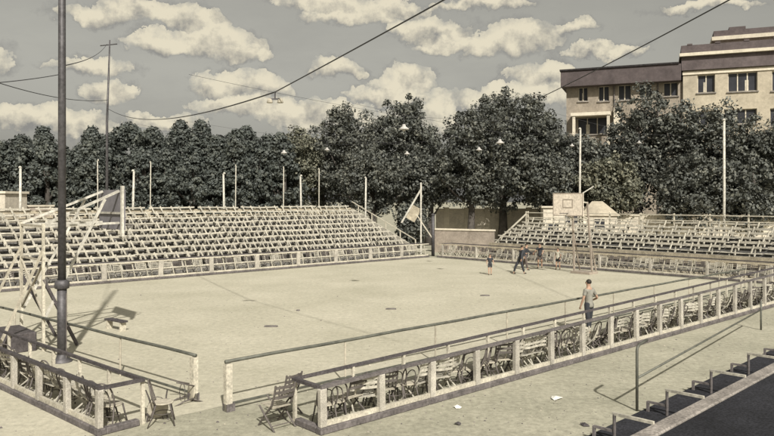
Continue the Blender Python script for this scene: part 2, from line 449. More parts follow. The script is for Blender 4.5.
r1 = r0 + (Vector(gp(700, 277, .94)) - Vector((r0.x, r0.y, .94))).normalized() * 26; r1.z = 0
rail('long dark pipe rail with thin posts along the near side of the court', r0, r1, .94, 10)
q0 = Vector(gp(194, 400)); q1 = q0 + B * 13.0
q1 = q0 + (Vector(gp(0, 307, .9)) - Vector((q0.x, q0.y, .9))).normalized() * 11.5; q1.z = 0
rail('dark pipe rail crossing the left foreground behind the tall mast', q0, q1, .9, 5)
# short plank bench by the left basket
p = Vector(gp(116, 330, 0)); t = thing('plank_bench', 'small dark plank bench standing on the court near the left basket', 'bench', (p.x, p.y, 0), math.atan2(-.6, .8))
MB().box((0, 0, .30), (.95, .22, .05)).build('seat', M_DARKW, t)
for sx in (-1, 1): MB().box((sx * .36, 0, .137), (.05, .2, .275)).build('leg', M_PALE, t)

# ------------------------------------------------------------------ baskets
def hoop(t, pos, dirv, z):
    e = Vector(pos)
    m = MB(); c = e + dirv * .38
    m.tube([(c.x + .225 * math.cos(a), c.y + .225 * math.sin(a), z) for a in np.linspace(0, 2 * PI, 17)], .012, 6)
    m.bar((e.x, e.y, z), tuple(e + dirv * .16 + Vector((0, 0, z))), .05, .03); h = m.build('hoop', M_DARKW, t)
    m = MB()
    for j in range(10):
        a = 2 * PI * j / 10
        m.tube([(c.x + .22 * math.cos(a), c.y + .22 * math.sin(a), z), (c.x + .17 * math.cos(a + .3), c.y + .17 * math.sin(a + .3), z - .22), (c.x + .13 * math.cos(a), c.y + .13 * math.sin(a), z - .42)], .006, 4)
    m.build('net', M_NET, h)
# far basket
bc = Vector(((568 - 387) / F * 37, 37, 0))
t = thing('basketball_stand', 'white basketball backboard on a braced stand at the far end of the court', 'basketball stand', bc, TH)
MB().box((0, 0, 3.76), (.05, 1.83, 1.22)).build('backboard', M_BOARD, t)
m = MB()
for (y, z, dy, dz) in ((0, 4.02, .62, .05), (0, 3.60, .62, .05), (-.285, 3.81, .05, .37), (.285, 3.81, .05, .37)): m.box((-.027, y, z), (.012, dy, dz))
for (y, z, dy, dz) in ((0, 4.345, 1.8, .045), (0, 3.175, 1.8, .045), (-.89, 3.76, .045, 1.12), (.89, 3.76, .045, 1.12)): m.box((-.027, y, z), (.008, dy, dz))
m.build('painted_square', M_PINK, t)
for sy in (-1, 1):
    m = MB(); m.bar((1.5, sy * .55, 0), (1.15, sy * .45, 3.9), .085); m.build('post', M_PINK, t)
    m = MB(); m.bar((1.15, sy * .45, 3.85), (.03, sy * .45, 3.95), .07); m.bar((1.2, sy * .45, 3.0), (.03, sy * .45, 3.35), .07); m.build('arm', M_PALE, t)
    m = MB(); m.bar((2.0, sy * .5, .05), (1.25, sy * .47, 2.4), .05); m.build('brace', M_PINK, t)
m = MB(); m.box((1.45, 0, 1.6), (.07, 1.0, .08)); m.box((1.6, 0, .07), (.9, 1.15, .12)); m.build('base', M_PINK, t)
hoop(t, (-.03, 0, 0), Vector((-1, 0, 0)), 3.3)
# left basket
bc = Vector(((112 - 387) / F * 20.7, 20.7, 0))
t = thing('basketball_stand', 'basketball stand with long pale arms seen from behind at the left', 'basketball stand', bc, TH)
MB().box((0, 0, 3.72), (.045, 1.83, 1.16)).build('backboard', M_BOARDB, t)
MB().box((-.045, -.86, 3.68), (.07, .11, 1.45)).build('edge_board', M_WHITEP, t)
m = MB(); m.box((-.05, 0, 3.62), (.04, 1.6, .06)); m.build('cross_bar', M_WHITEP, t)
fy = (-.75, .75)
FX = -2.2
for sy in (-1, 1):
    y = sy * .95
    m = MB(); m.bar((FX, y, 0), (FX, y, 3.38), .07); m.build('post', M_PALE, t)
    m = MB(); m.bar((FX, y, 3.34), (-.04, sy * .6, 4.26), .065); m.build('arm', M_WHITEP, t)
    m = MB(); m.bar((FX, y, 3.30), (-.04, sy * .62, 3.34), .06); m.build('arm', M_WHITEP, t)
    m = MB(); m.bar((FX + .05, y, .9), (-.5, sy * .75, 4.02), .06); m.build('brace', M_WHITEP, t)
    m = MB(); m.bar((FX - 1.2, y * 1.1, .03), (FX, y, 2.7), .06); m.build('rear_strut', M_CHAIRL, t)
    m = MB(); m.bar((FX + .9, y * .9, .03), (FX, y, 1.9), .075); m.build('front_strut', M_DARKW, t)
m = MB()
m.bar((FX, -.9, 3.3), (FX, .9, 3.3), .06); m.bar((FX, -.9, 1.0), (FX, .9, 2.3), .05); m.bar((FX, .9, 1.0), (FX, -.9, 2.3), .05); m.bar((FX, -.9, 2.4), (FX, .9, 2.4), .05)
m.bar((FX, -.9, 1.0), (FX, -.9, 3.3), .045); m.bar((FX, .9, 1.0), (FX, .9, 3.3), .045); m.build('cross_frame', M_CHAIRL, t)
m = MB(); m.box((FX - .55, 0, .25), (.9, 1.5, .5)); m.build('ballast_box', M_DARKW, t, bevel=.02)
hoop(t, (.03, 0, 0), Vector((1, 0, 0)), 3.25)

# ------------------------------------------------------------------ poles
p = Vector(gp(62, 362))
t = thing('lamp_mast', 'tall dark steel mast rising out of the picture at the left', 'mast', (p.x, p.y, 0))
MB().tube([(0, 0, 0), (0, 0, 1.95)], .112, 14).build('lower_tube', M_STEEL, t, True)
MB().tube([(0, 0, 1.98), (0, 0, 7), (0, 0, 12)], [.095, .088, .08], 14).build('upper_tube', M_STEEL, t, True)
MB().lathe([(.113, 1.80), (.165, 1.82), (.175, 1.9), (.165, 2.0), (.10, 2.03)]).build('collar', M_STEEL, t, True)
MB().lathe([(.24, 0), (.24, .05), (.14, .09), (.113, .2)]).build('base_flange', M_STEEL, t, True)
MB().tube([(.12, -.03, 0.1), (.12, -.03, 1.7)], .015, 6).build('conduit', M_CHAIR, t)

def lpole(a, b, h, r, label, grp, mm=M_WHITEP, arm=None):
    p = W(a, b)
    t = thing('pole', label, 'pole', p, 0, grp)
    MB().tube([(0, 0, 0), (random.uniform(-.03, .03), 0, h * .5), (random.uniform(-.06, .06), 0, h)], [r, r * .95, r * .8], 8).build('shaft', mm, t, True)
    MB().lathe([(r * .8, h - .02), (r * 1.15, h), (r * 1.15, h + .06), (.001, h + .12)]).build('cap', mm, t, True)
    if arm: MB().bar((0, 0, arm[0]), (arm[1], 0, arm[2]), .07).build('arm', mm, t)
    return t
for k, tt in enumerate((-2, 4.45, 10.97, 17.4, 23.9, 30.4)):
    lpole(-tt, 9.1, 5.8, .08, '%s thick pale post from the right behind the left stand' % ordw(k), 'thick posts behind the left stand')
for k, tt in enumerate((-7, -.4, 3.2, 7.6, 14.4, 18.0, 27)):
    lpole(-tt, 13.2, 6.6, .045, '%s thin post from the right, further back behind the left stand' % ordw(k), 'thin posts behind the left stand', M_BENCH)
t = lpole(7.0, -17.2, 8.7, .085, 'tall white pole rising behind the right part of the right stand', None)
t = lpole(7.0, -7.6, 8.9, .08, 'tall white pole with a short side arm behind the far backboard', None, arm=(4.35, .95, 4.95))
# corner pole with brace
p = at(421, 200, 52)
t = thing('braced_post', 'pale post with a diagonal prop at the corner between the stands', 'post', (p.x, p.y, 0))
MB().box((0, 0, 2.65), (.11, .11, 5.3)).build('post', M_WHITEP, t)
MB().bar((-1.45, .1, 2.3), (0, .06, 4.8), .13).build('prop', M_WHITEP, t)
MB().box((-.55, .15, 3.0), (.75, .05, 1.1), Matrix.Rotation(.5, 3, 'Y')).build('panel', M_BENCH2, t)
p = at(433, 200, 50)
t = thing('dark_post', 'short dark post at the far corner of the court', 'post', (p.x, p.y, 0))
MB().tube([(0, 0, 0), (0, 0, 2.9)], .12, 8).build('shaft', M_STEEL, t, True); MB().lathe([(.15, 2.9), (.15, 2.98), (.001, 3.06)]).build('cap', M_STEEL, t)
MB().bar((0, 0, 1.2), (-1.2, 0, 3.0), .07).build('arm', M_PALE, t)

# ------------------------------------------------------------------ wires and pendant lamps
def cat(p, q, sag, n=30):
    p = Vector(p); q = Vector(q)
    return [p.lerp(q, s) - Vector((0, 0, sag * 4 * s * (1 - s))) for s in np.linspace(0, 1, n)]
def wire(label, p, q, sag, r, group='overhead wires'):
    m = MB(); m.tube(cat(p, q, sag), r, 5); o = m.build('overhead_wire', M_WIRE); prop(o, label, 'wire', group); return o
mx = at(107, 40, 62)
t = thing('aerial_mast', 'thin dark mast standing among the trees at the left', 'mast', (mx.x, mx.y, 0))
MB().tube([(0, 0, 0), (0, 0, mx.z * .6), (.25, 0, mx.z)], [.16, .11, .06], 8).build('shaft', M_STEEL, t, True)
MB().tube([(-.6, 0, mx.z - .5), (.9, 0, mx.z - .35)], .05, 6).build('cross_arm', M_STEEL, t)
WL = at(275, 92, 20)
WE = at(440, 1, 13.5); WE2 = WE + (WE - WL) * .5
wire('thick cable falling from the top middle down towards the left trees', WE2, WL, .02, .017)
wire('thin cable continuing left from the hanging lamp to the aerial mast', WL, at(107, 108, 62), .9, .022)
wire('thin cable from the aerial mast down to the tall left mast', at(107, 44, 62), at(62, 66, 17.5), .3, .016)
wire('thin sagging cable leaving the aerial mast at the left edge', at(108, 100, 61.8), at(-60, 62, 30), .6, .024)
wire('thin cable running left from the tall left mast', at(62, 74, 17.5), at(-60, 86, 12), .05, .010)
Wa = at(529, 103, 44); Wb = at(722, 1, 22); Wc = Wb + (Wb - Wa) * .3
wire('thick cable slanting down from the top right to the trees', Wa, Wc, .12, .024)
def pendant(px, py, y, sc, label, drop=.5):
    p = at(px, py, y)
    t = thing('pendant_lamp', label, 'lamp', p, 0, 'lamps hung over the court')
    MB().lathe([(.04 * sc, .22 * sc), (.07 * sc, .2 * sc), (.09 * sc, .12 * sc), (.22 * sc, .02 * sc), (.24 * sc, -.02 * sc), (.20 * sc, -.02 * sc), (.02, .08 * sc)]).build('shade', M_LAMP, t, True)
    MB().lathe([(.001, -.12 * sc), (.06 * sc, -.09 * sc), (.08 * sc, -.03 * sc), (.05 * sc, .06 * sc)]).build('bulb', M_LAMP, t, True)
    MB().tube([(0, 0, .2 * sc), (0, 0, drop)], .012, 5).build('stem', M_WIRE, t)
    return p + Vector((0, 0, drop))
lamps = [(404, 129, 27, .85, 'largest white lamp hanging before the middle trees'), (407, 154, 42, .75, 'white lamp hanging lower in front of the middle tree trunks'),
         (479, 150, 38, .75, 'white lamp left of the lamp before the round tree'), (500, 143, 33, .85, 'white lamp hanging before the round tree'),
         (327, 150, 40, .7, 'small white lamp before the trees left of the middle'), (284, 153, 38, .75, 'leftmost small white lamp before the trees'),
         (639, 143, 38, .6, 'small white lamp before the trees under the building'), (572, 146, 40, .6, 'small white lamp just left of the tall pole')]
for (px, py, y, sc, lb) in lamps:
    e = pendant(px, py, y, sc, lb)
    wire('fine wire left of the ' + lb, e - A * 9 + Vector((0, 0, .5)), e, .05, .005)
    wire('fine wire right of the ' + lb, e, e + A * 9 + Vector((0, 0, .5)), .05, .005)
# lamp on the cable
t = thing('hanging_floodlight', 'small dark floodlight fitting hanging from the long cable', 'lamp', WL, 0)
MB().tube([(0, 0, .0), (0, 0, -.18)], .02, 6).build('hook', M_STEEL, t)
MB().box((0, 0, -.2), (.34, .05, .05)).build('cross_bar', M_STEEL, t)
for sx in (-1, 1): MB().lathe([(.02, -.18), (.06, -.2), (.09, -.3), (.085, -.31), (.001, -.27)], c=(sx * .15, 0, 0), n=10).build('lamp_shade', M_CHAIRL, t, True)

# ------------------------------------------------------------------ right foreground: handrail, ledge, bench frames
p = Vector(gp(637, 411)); q = Vector(gp(761, 330)); d = (q - p); Ln = d.length
t = thing('handrail', 'thin grey handrail with a sloping pipe before the right foreground ledge', 'handrail', p, math.atan2(d.y, d.x))
MB().tube([(0, 0, 0), (0.0, 0, 1.14), (.03, 0, 1.2), (.12, 0, 1.24), (.55, 0, 1.26)], .028, 8).build('post', M_RAIL, t, True)
MB().tube([(0, 0, .62), (Ln, 0, .62)], .022, 8).build('pipe', M_RAIL, t, True)
MB().tube([(Ln, 0, 0), (Ln, 0, .9)], .028, 8).build('post', M_RAIL, t, True)
# ledge (arena aligned): inner edge passes gp(703,397,z=.5)
E = Vector(gp(703, 398, .5)); 
dE = (Vector(gp(642, 429, .5)) - E).normalized() * -1; nE = Vector((dE.y, -dE.x, 0))  # nE toward the camera
rzE = math.atan2(dE.y, dE.x)
t = thing('concrete_ledge', 'worn concrete ledge running up the bottom right corner', 'ledge', (E.x, E.y, 0), rzE)
MB().box((9, -.135, .44), (30, .27, .12)).build('coping', M_CONC, t, bevel=.02)
MB().box((9, -.14, .19), (30, .22, .38)).build('riser', M_CURB, t)
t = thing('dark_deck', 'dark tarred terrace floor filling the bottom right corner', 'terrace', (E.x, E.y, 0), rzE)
MB().box((9, -3.83, .235), (30, 7.1, .47)).build('deck', M_TAR_SHADE, t)
# bench frames
def make_frame():
    t = thing('pipe_bench', 'x', 'bench')
    m = MB(); m.tube([(0, 0, 0), (0, 0, .52)], .028, 8); m.build('upright', M_CURB, t)
    m = MB(); m.bar((0, .03, .525), (0, -.66, .525), .05, .045); m.build('arm', M_BENCH, t)
    m = MB(); m.bar((0, .36, 0), (0, .36, .25), .045); m.bar((0, .36, .24), (0, .03, .24), .04); m.build('foot_bracket', M_CURB, t)
    return t
pf = make_frame()
dd = E.copy(); dd.z = 0
base0 = Vector(gp(667, 419)); cand = [(base0, ordw(0))]
sp = [0, 2.1, 4.3, 6.6, 8.9, 11.2]
for k, s_ in enumerate([-2.0] + sp):
    p = base0 + dE * s_
    lb = '%s pipe bench frame from the near end beside the concrete ledge' % ordw(k)
    if k == 0: pf.location = p; pf.rotation_euler = (0, 0, rzE); pf['label'] = lb; pf['group'] = 'bench frames by the ledge'
    else: dup(pf, p, rzE, lb, 'bench frames by the ledge')
# thin black slab: painted shade on the ground under the frames
t = thing('shade_strip', 'dark strip painted as shade on the ground under the bench frames', 'painted_shade', (E.x, E.y, 0), rzE)
MB().box((8.4, .55, .03), (26, 1.09, .06)).build('strip', M_TAR_SHADE, t)

# litter
for (px, py, s_, mm, nm, lb, ct) in [(556, 399, .17, M_PAPER, 'scrap_paper', 'crumpled white scrap of paper on the ground before the long enclosure', 'paper'),
                         (457, 408, .10, M_PAPER, 'scrap_paper', 'small white paper scrap close under the long enclosure', 'paper'),
                         (585, 426, .09, M_DARKW, 'dark_stone', 'small dark stone on the foreground ground', 'stone'),
                         (458, 425, .07, M_DARKW, 'dark_stone', 'tiny dark stone near the bottom edge', 'stone')]:
    m = MB(); q = Vector(gp(px, py)); k = 8
    pts = [(s_ * (.6 + random.random() * .5) * math.cos(2 * PI * j / k), s_ * .7 * (.6 + random.random() * .5) * math.sin(2 * PI * j / k), .004 + random.random() * .03) for j in range(k)]
    m.v = pts + [(0, 0, .06)]; m.f = [(j, (j + 1) % k, k) for j in range(k)] + [tuple(reversed(range(k)))]; m.mi = [0] * (k + 1)
    o = m.build(nm, mm); o.location = (q.x, q.y, .005); o.rotation_euler = (0, 0, random.random() * 6); prop(o, lb, ct)
for k, (px, py, w_, lb) in enumerate([(271, 327, .42, 'dark flat plank lying in the middle of the court, nearest one'), (391, 309.5, .38, 'dark flat plank lying on the court towards the far side'),
                          (485, 296, .38, 'dark flat plank lying on the right half of the court'), (298, 311, .12, 'very small dark block on the court between the planks')]):
    q = Vector(gp(px, py)); m = MB(); m.box((0, 0, .02), (w_, .10, .03)); m.box((0, .02, .038), (w_ * .8, .03, .012)); o = m.build('plank', M_CURB); o.location = (q.x, q.y, .006); prop(o, lb, 'plank', 'planks lying on the court')

rg = random.Random(5); m = MB()
for i in range(2600):
    y = 9 + 26 * rg.random() ** 1.6; x = y * rg.uniform(-.6, .6); r_ = rg.uniform(.006, .022) * (1 + (rg.random() < .04) * 1.2); k = len(m.v)
    a_ = [rg.uniform(.6, 1.2) for _ in range(5)]
    for j in range(5): m.v.append((x + r_ * a_[j] * math.cos(j * 1.2566), y + r_ * a_[j] * math.sin(j * 1.2566), .003))
    m.v.append((x, y, .006 + r_ * .6))
    for j in range(5): m.f.append((k + j, k + (j + 1) % 5, k + 5)); m.mi.append(i % 3)
prop(m.build('gravel', [M_CURB, M_CHAIRL, M_CONC]), 'scattered small stones on the sandy ground', 'gravel', kind='stuff')
# ------------------------------------------------------------------ walls, kiosk, building
def wall_obj(name, label, p, q, h, th, m, piers=0, pw=.5):
    p = Vector((p[0], p[1], 0)); q = Vector((q[0], q[1], 0)); d = q - p
    t = thing(name, label, 'wall', p, math.atan2(d.y, d.x))
    MB().box((d.length / 2, 0, h / 2), (d.length, th, h)).build('wall_face', m, t)
    MB().box((d.length / 2, 0, h + .06), (d.length + .1, th + .12, .12)).build('coping', M_STUCCO2, t)
    for i in range(piers):
        MB().box((d.length * (i + .5) / piers, 0, h / 2 + .08), (pw, th + .14, h + .3)).build('pier', M_STUCCO2, t)
    return t
wall_obj('boundary_wall', 'pale wall glimpsed between the tree trunks behind the corner', at(436, 200, 64), at(560, 200, 64), 3.1, .3, M_WALL, 6)
wall_obj('corner_wall', 'low pinkish wall closing the corner between the two stands', at(434, 200, 54), at(494, 200, 51.5), 1.7, .25, M_PINK, 0)
wall_obj('parapet_wall', 'low whitish wall with piers behind the right stand under the trees', at(615, 200, 57), at(800, 200, 52), 2.7, .3, M_WALL, 9, .6)
wall_obj('terrace_wall', 'pinkish wall strip at the top left behind the stand', at(-30, 200, 43), at(52, 200, 48), 3.55, .3, M_PINK, 0)
p = at(-4, 200, 44); t = thing('hut', 'small pale box hut at the left edge before the dark trees', 'hut', (p.x, p.y, 0), -.1)
MB().box((0, 0, 2.2), (2.7, 2.2, 4.4)).build('wall', M_WALL, t); MB().box((0, 0, 4.47), (2.9, 2.4, .14)).build('roof', M_STUCCO2, t)
MB().box((.6, -1.12, 3.6), (.5, .06, .6)).build('window', M_GLASS, t)
# kiosk behind the far basket
p = at(590, 200, 54.5)
t = thing('kiosk', 'pale kiosk with a hipped roof and dark openings behind the far basket', 'kiosk', (p.x, p.y, 0), -.12)
m = MB(); hx, hy = 1.75, 1.2
m.box((-2.2, .2, 1.7), (2.9, 2.0, 3.4)); m.box((.55, 0, 1.4), (2.5, 2.4, 2.8)); m.build('wall', M_WALL, t)
m = MB()
for (cx, cz, wx, wy, rz_) in ((.55, 2.8, 1.5, 1.35, 1.1),):
    k = [(cx - wx, -wy, cz), (cx + wx, -wy, cz), (cx + wx, wy, cz), (cx - wx, wy, cz), (cx - .4, 0, cz + rz_), (cx + .4, 0, cz + rz_)]
    m.v = k; m.f = [(0, 1, 5, 4), (1, 2, 5), (2, 3, 4, 5), (3, 0, 4), (3, 2, 1, 0)]; m.mi = [0] * 5
m.build('roof', M_STUCCO, t)
MB().box((-2.2, .2, 3.46), (3.2, 2.3, .12)).build('flat_roof', M_STUCCO2, t)
for (x, z, w_, h_, yy) in ((-1.25, 2.5, .36, .8, -.83), (-1.8, 2.5, .36, .8, -.83), (.5, 2.15, .75, .8, -1.22), (-2.9, 1.6, .8, 1.2, -.83)):
    f = MB().box((x, yy, z), (w_ + .12, .06, h_ + .12)).build('window', M_STUCCO2, t); MB().box((x, yy - .035, z), (w_, .03, h_)).build('pane', M_GLASS, f)

# main building
D = Vector((.931, -.365, 0)); NB = Vector((-.365, -.931, 0))
O = at(683, 200, 75); O.z = 0
t = thing('school_building', 'large cream building with dark red eaves and dark windows behind the trees at the right', 'building', O, math.atan2(D.y, D.x))
def zpx(py, y): return CAMZ + (HOR - py) * y / F
# local x to the right along facade, local -y toward the camera. x for a pixel:
def lx(px):
    k = (px - 387) / F
    # O.x + .931 x = k (O.y - .365 x)
    return (k * O.y - O.x) / (.931 + .365 * k)
def yy(x): return O.y - .365 * x
def block(mb, x0, x1, y0, y1, z0, z1): mb.box(((x0 + x1) / 2, (y0 + y1) / 2, (z0 + z1) / 2), (x1 - x0, y1 - y0, z1 - z0))
XL, XR = lx(566), 26.0
zw = zpx(94, 76.5)
zt = zpx(84, 77)   # underside of left eave
def facade(mb, x0, x1, yf, z0, z1, holes, th=.45):
    """wall with real rectangular openings"""
    xs = sorted({x0, x1, *[h[0] for h in holes], *[h[1] for h in holes]}); zs = sorted({z0, z1, *[h[2] for h in holes], *[h[3] for h in holes]})
    for i in range(len(xs) - 1):
        run = None
        for j in range(len(zs) - 1):
            cx, cz = (xs[i] + xs[i + 1]) / 2, (zs[j] + zs[j + 1]) / 2
            if not any(h[0] < cx < h[1] and h[2] < cz < h[3] for h in holes):
                block(mb, xs[i], xs[i + 1], yf, yf + th, zs[j], zs[j + 1])
LW = .35 # left wing recess
def Z(py, px): return zpx(py, yy(lx(px)))
holesL = []
for (a, b, y0, y1) in ((578, 587.5, 84, 101), (598, 609, 84, 101), (618, 631, 83, 100), (639, 652, 81.5, 98), (663.5, 678, 79.5, 96)):
    holesL.append((lx(a), lx(b), Z(y1, a), zt - .01))
low = [(lx(577), lx(607), Z(134, 590), Z(117, 590)), (lx(625), lx(640), Z(134, 630), Z(117, 630)), (lx(652), lx(667), Z(133, 660), Z(116, 660))]
low2 = [(h[0], h[1], h[2] - 4, h[3] - 4) for h in low]
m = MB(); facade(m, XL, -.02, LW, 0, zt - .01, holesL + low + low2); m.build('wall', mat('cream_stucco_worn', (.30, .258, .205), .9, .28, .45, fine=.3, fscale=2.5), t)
for px in (614, 658):
    m = MB(); x = lx(px); m.tube([(x, LW - .09, 2), (x, LW - .09, zt - .05)], .07, 6); m.build('downpipe', M_CURB, t)
m = MB(); block(m, XL, -.02, LW + 1.0, 12, 0, zt + .6); m.build('rear_block', M_PINK, t)
# left wing eave
m = MB(); ze = Z(70, 600)
block(m, XL - .5, -.2, -.75, 12.3, zt, ze); m.build('eave', M_ROOFB, t)
m = MB(); block(m, XL - .6, -.4, -.9, 12.4, ze, ze + .18)
for i in range(4): block(m, XL + 1.5 + i * 2.6, XL + 1.9 + i * 2.6, 3, 3.5, ze + .18, ze + .5 + .3 * (i % 2)); m.build('roof_edge', M_DARKW, t)
holesR = []
for (a, b, y0, y1) in ((697.5, 715, 75, 93), (728, 757.5, 73, 92), (772, 797, 71, 91)):
    holesR.append((lx(a), lx(b), Z(y1, a), Z(y0, a)))
hr2 = [(lx(724), lx(757), Z(124, 740), Z(109, 740)), (lx(692), lx(716), Z(126, 700), Z(111, 700)), (lx(770), lx(800), Z(126, 780), Z(108, 780))]
hr3 = [(h[0], h[1], h[2] - 4, h[3] - 4) for h in holesR for _ in (0,)]
m = MB(); zc = Z(70, 700)
hr3 = [(h[0], h[1], h[2] - 4.0, h[3] - 4.0) for h in hr2]
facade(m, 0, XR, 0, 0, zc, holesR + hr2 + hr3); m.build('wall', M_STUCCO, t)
m = MB(); block(m, 0, XR, .9, 14, 0, zc); m.build('rear_block', M_PINK, t)
m = MB(); block(m, -.05, XR + .1, -.12, .0, zc - .45, zc - .12); m.build('string_course', M_STUCCO2, t)
z1 = Z(57, 690)
m = MB(); block(m, -.15, XR + .1, -.35, 14.1, zc, z1); m.build('eave', M_ROOFB, t)
m = MB(); block(m, -.35, XR + .2, -.75, 14.3, z1, z1 + .32); m.build('cornice', M_STUCCO2, t)
z2 = Z(46, 690)
m = MB(); block(m, -.2, XR, -.45, 13.5, z1 + .32, z2)
for i in range(9): block(m, .4 + i * 2.7, .9 + i * 2.7, -.5, -.1, z2, z2 + .12 + .12 * random.random())
m.build('upper_parapet', M_ROOFB, t)
x3 = lx(716)
z3 = Z(38, 716)
m = MB(); block(m, x3, XR, 2.2, 12, z2, z3 - .02 + .3); m.build('attic_wall', M_PINK, t)
m = MB(); block(m, x3 - .3, XR + .2, 1.6, 12.3, z3 + .1, z3 + .5); m.build('attic_cornice', M_STUCCO2, t)
m = MB(); block(m, x3 - .1, XR, 1.9, 12, z3 + .5, Z(27, 716)); block(m, x3 + 1.4, x3 + 3.0, 2, 4, Z(27, 716), Z(24, 716)); m.build('attic_roof', M_ROOFB, t)
for hs, yo in ((holesL + low + low2, LW), (holesR + hr2 + hr3, 0)):
    for h in hs:
        f = MB(); w_ = h[1] - h[0]; n_ = 3 if w_ > 2 else 2; q_ = .07
        yf = yo + .25
        block(f, h[0], h[0] + q_, yf, yf + .06, h[2], h[3]); block(f, h[1] - q_, h[1], yf, yf + .06, h[2], h[3])
        block(f, h[0] + q_, h[1] - q_, yf, yf + .06, h[3] - q_, h[3]); block(f, h[0] + q_, h[1] - q_, yf, yf + .06, h[2], h[2] + q_)
        for i in range(1, n_):
            x = h[0] + w_ * i / n_; block(f, x - .05, x + .05, yf, yf + .05, h[2] + q_, h[3] - q_)
        f = f.build('window', M_STUCCO2, t)
        g_ = MB(); block(g_, h[0], h[1], yf + .065, yf + .09, h[2], h[3]); g_.build('pane', M_GLASS, f)
        s_ = MB(); block(s_, h[0] - .12, h[1] + .12, yo - .14, yo - .002, h[2] - .12, h[2]); s_.build('sill', M_CONC, f)
        if random.random() < .6:
            k_ = MB(); x = h[0] + w_ * random.uniform(.25, .7); block(k_, x, x + w_ * .12, yf + .03, yf + .064, h[2] + .1, h[2] + (h[3] - h[2]) * .6); k_.build('curtain', M_PALE, f)
# porch
m = MB(); zp = Z(113.5, 590); block(m, lx(572), lx(611), -1.3, LW, zp - .35, zp); m.build('porch_roof', M_STUCCO2, t)
for px in (575, 609):
    m = MB(); block(m, lx(px) - .15, lx(px) + .15, -1.2, -.9, 0, zp - .35); m.build('porch_column', M_STUCCO2, t)
m = MB(); block(m, lx(611) + .3, lx(620), -.3, LW, 0, zp + .5); m.build('pier', M_STUCCO2, t)

# ------------------------------------------------------------------ trees
def leaf_mesh(seed, env, nclump, nleaf, size, clump_r):
    """env(rng) -> list of clump centres; leaves in clumps"""
    rng = np.random.default_rng(seed)
    cs = env(rng, nclump)
    k = len(cs)
    cr = clump_r * rng.uniform(.6, 1.3, k)
    cen = np.repeat(cs, nleaf, 0); rad = np.repeat(cr, nleaf)
    d = rng.normal(size=(k * nleaf, 3)); d /= np.linalg.norm(d, axis=1)[:, None]
    rr = rad * rng.uniform(.35, 1.05, k * nleaf)
    P = cen + d * rr[:, None] * np.array([1, 1, .8])
    nrm = d + rng.normal(size=d.shape) * .55 + np.array([0, 0, .25]); nrm /= np.linalg.norm(nrm, axis=1)[:, None]
    u = np.cross(nrm, rng.normal(size=d.shape)); u /= np.linalg.norm(u, axis=1)[:, None]; v = np.cross(nrm, u)
    s = size * rng.uniform(.5, 1.35, k * nleaf)[:, None]
    V = np.stack([P - u * s * .55, P + v * s * .38 + nrm * s * .1, P + u * s * .6, P - v * s * .38 + nrm * s * .1], 1).reshape(-1, 3)
    me = bpy.data.meshes.new('crown'); n = k * nleaf
    me.vertices.add(4 * n); me.vertices.foreach_set('co', V.ravel())
    me.loops.add(4 * n); me.loops.foreach_set('vertex_index', np.arange(4 * n)); me.polygons.add(n)
    me.polygons.foreach_set('loop_start', np.arange(n) * 4); me.polygons.foreach_set('loop_total', np.full(n, 4))
    me.update(); me.validate(); return me, cs
def env_round(rx, rz, zc, lobes=7):
    def f(rng, n):
        L_ = rng.normal(size=(lobes, 3)); L_ /= np.linalg.norm(L_, axis=1)[:, None]; L_[:, 2] *= .8
        L_ = L_ * np.array([rx * .62, rx * .62, rz * .6]); R_ = rng.uniform(.42, .62, lobes) * rx
        out = []
        while len(out) < n:
            if rng.random() < .5:
                d = rng.normal(size=3); d /= np.linalg.norm(d); p = d * rng.random() ** .3 * .97 * np.array([rx, rx, rz])
            else:
                i = rng.integers(lobes); d = rng.normal(size=3); d /= np.linalg.norm(d); d[2] = d[2] if rng.random() < .25 else abs(d[2]) * (1 if rng.random() < .7 else -.6)
                p = L_[i] + d * R_[i] * (rng.uniform(.75, 1.05)) * np.array([1, 1, .95])
            out.append(p + np.array([0, 0, zc]))
        return np.array(out)
    return f
def env_cone(r, h, z0):
    def f(rng, n):
        out = []; e1 = rng.uniform(1.7, 4.0); e2 = rng.uniform(.7, 1.1); w1 = rng.uniform(9, 22); am = rng.uniform(.08, .2); sq = rng.uniform(.7, 1.2); bx = rng.uniform(-.35, .35, 2)
        while len(out) < n:
            q = rng.random() ** .85; z = z0 + q * (h - z0); rr = r * sq * (1 - q ** e1) ** e2 * (.92 + am * math.sin(q * w1 + rng.random()))
            a = rng.random() * 2 * PI; k = rng.uniform(.55, 1.0)
            out.append((math.cos(a) * rr * k + bx[0] * q * 2, math.sin(a) * rr * k + bx[1] * q * 2, z))
        return np.array(out)
    return f
def trunk(t, h, r, cs, rng, nb=7, split=True):
    m = MB(); bend = rng.uniform(-.35, .35, 2)
    pts = [Vector((bend[0] * math.sin(s * 2.4), bend[1] * math.sin(s * 2), h * s)) for s in np.linspace(0, 1, 6)]
    m.tube(pts, [r * 1.35, r, r * .85, r * .7, r * .5, r * .25], 7)
    tr = m.build('trunk', M_BARK, t, True)
    idx = rng.choice(len(cs), nb, replace=False); m = MB()
    for i in idx:
        e = Vector(cs[i]); s0 = min(.85, max(.3, (e.z / h) * .6)); b = Vector((bend[0] * math.sin(s0 * 2.4), bend[1] * math.sin(s0 * 2), h * s0))
        mid = b.lerp(e, .5) + Vector((0, 0, -.15 * (e - b).length * .5)); m.tube([b, mid, e], [r * .45, r * .28, r * .08], 5)
    m.build('limb', M_BARK, tr, True)
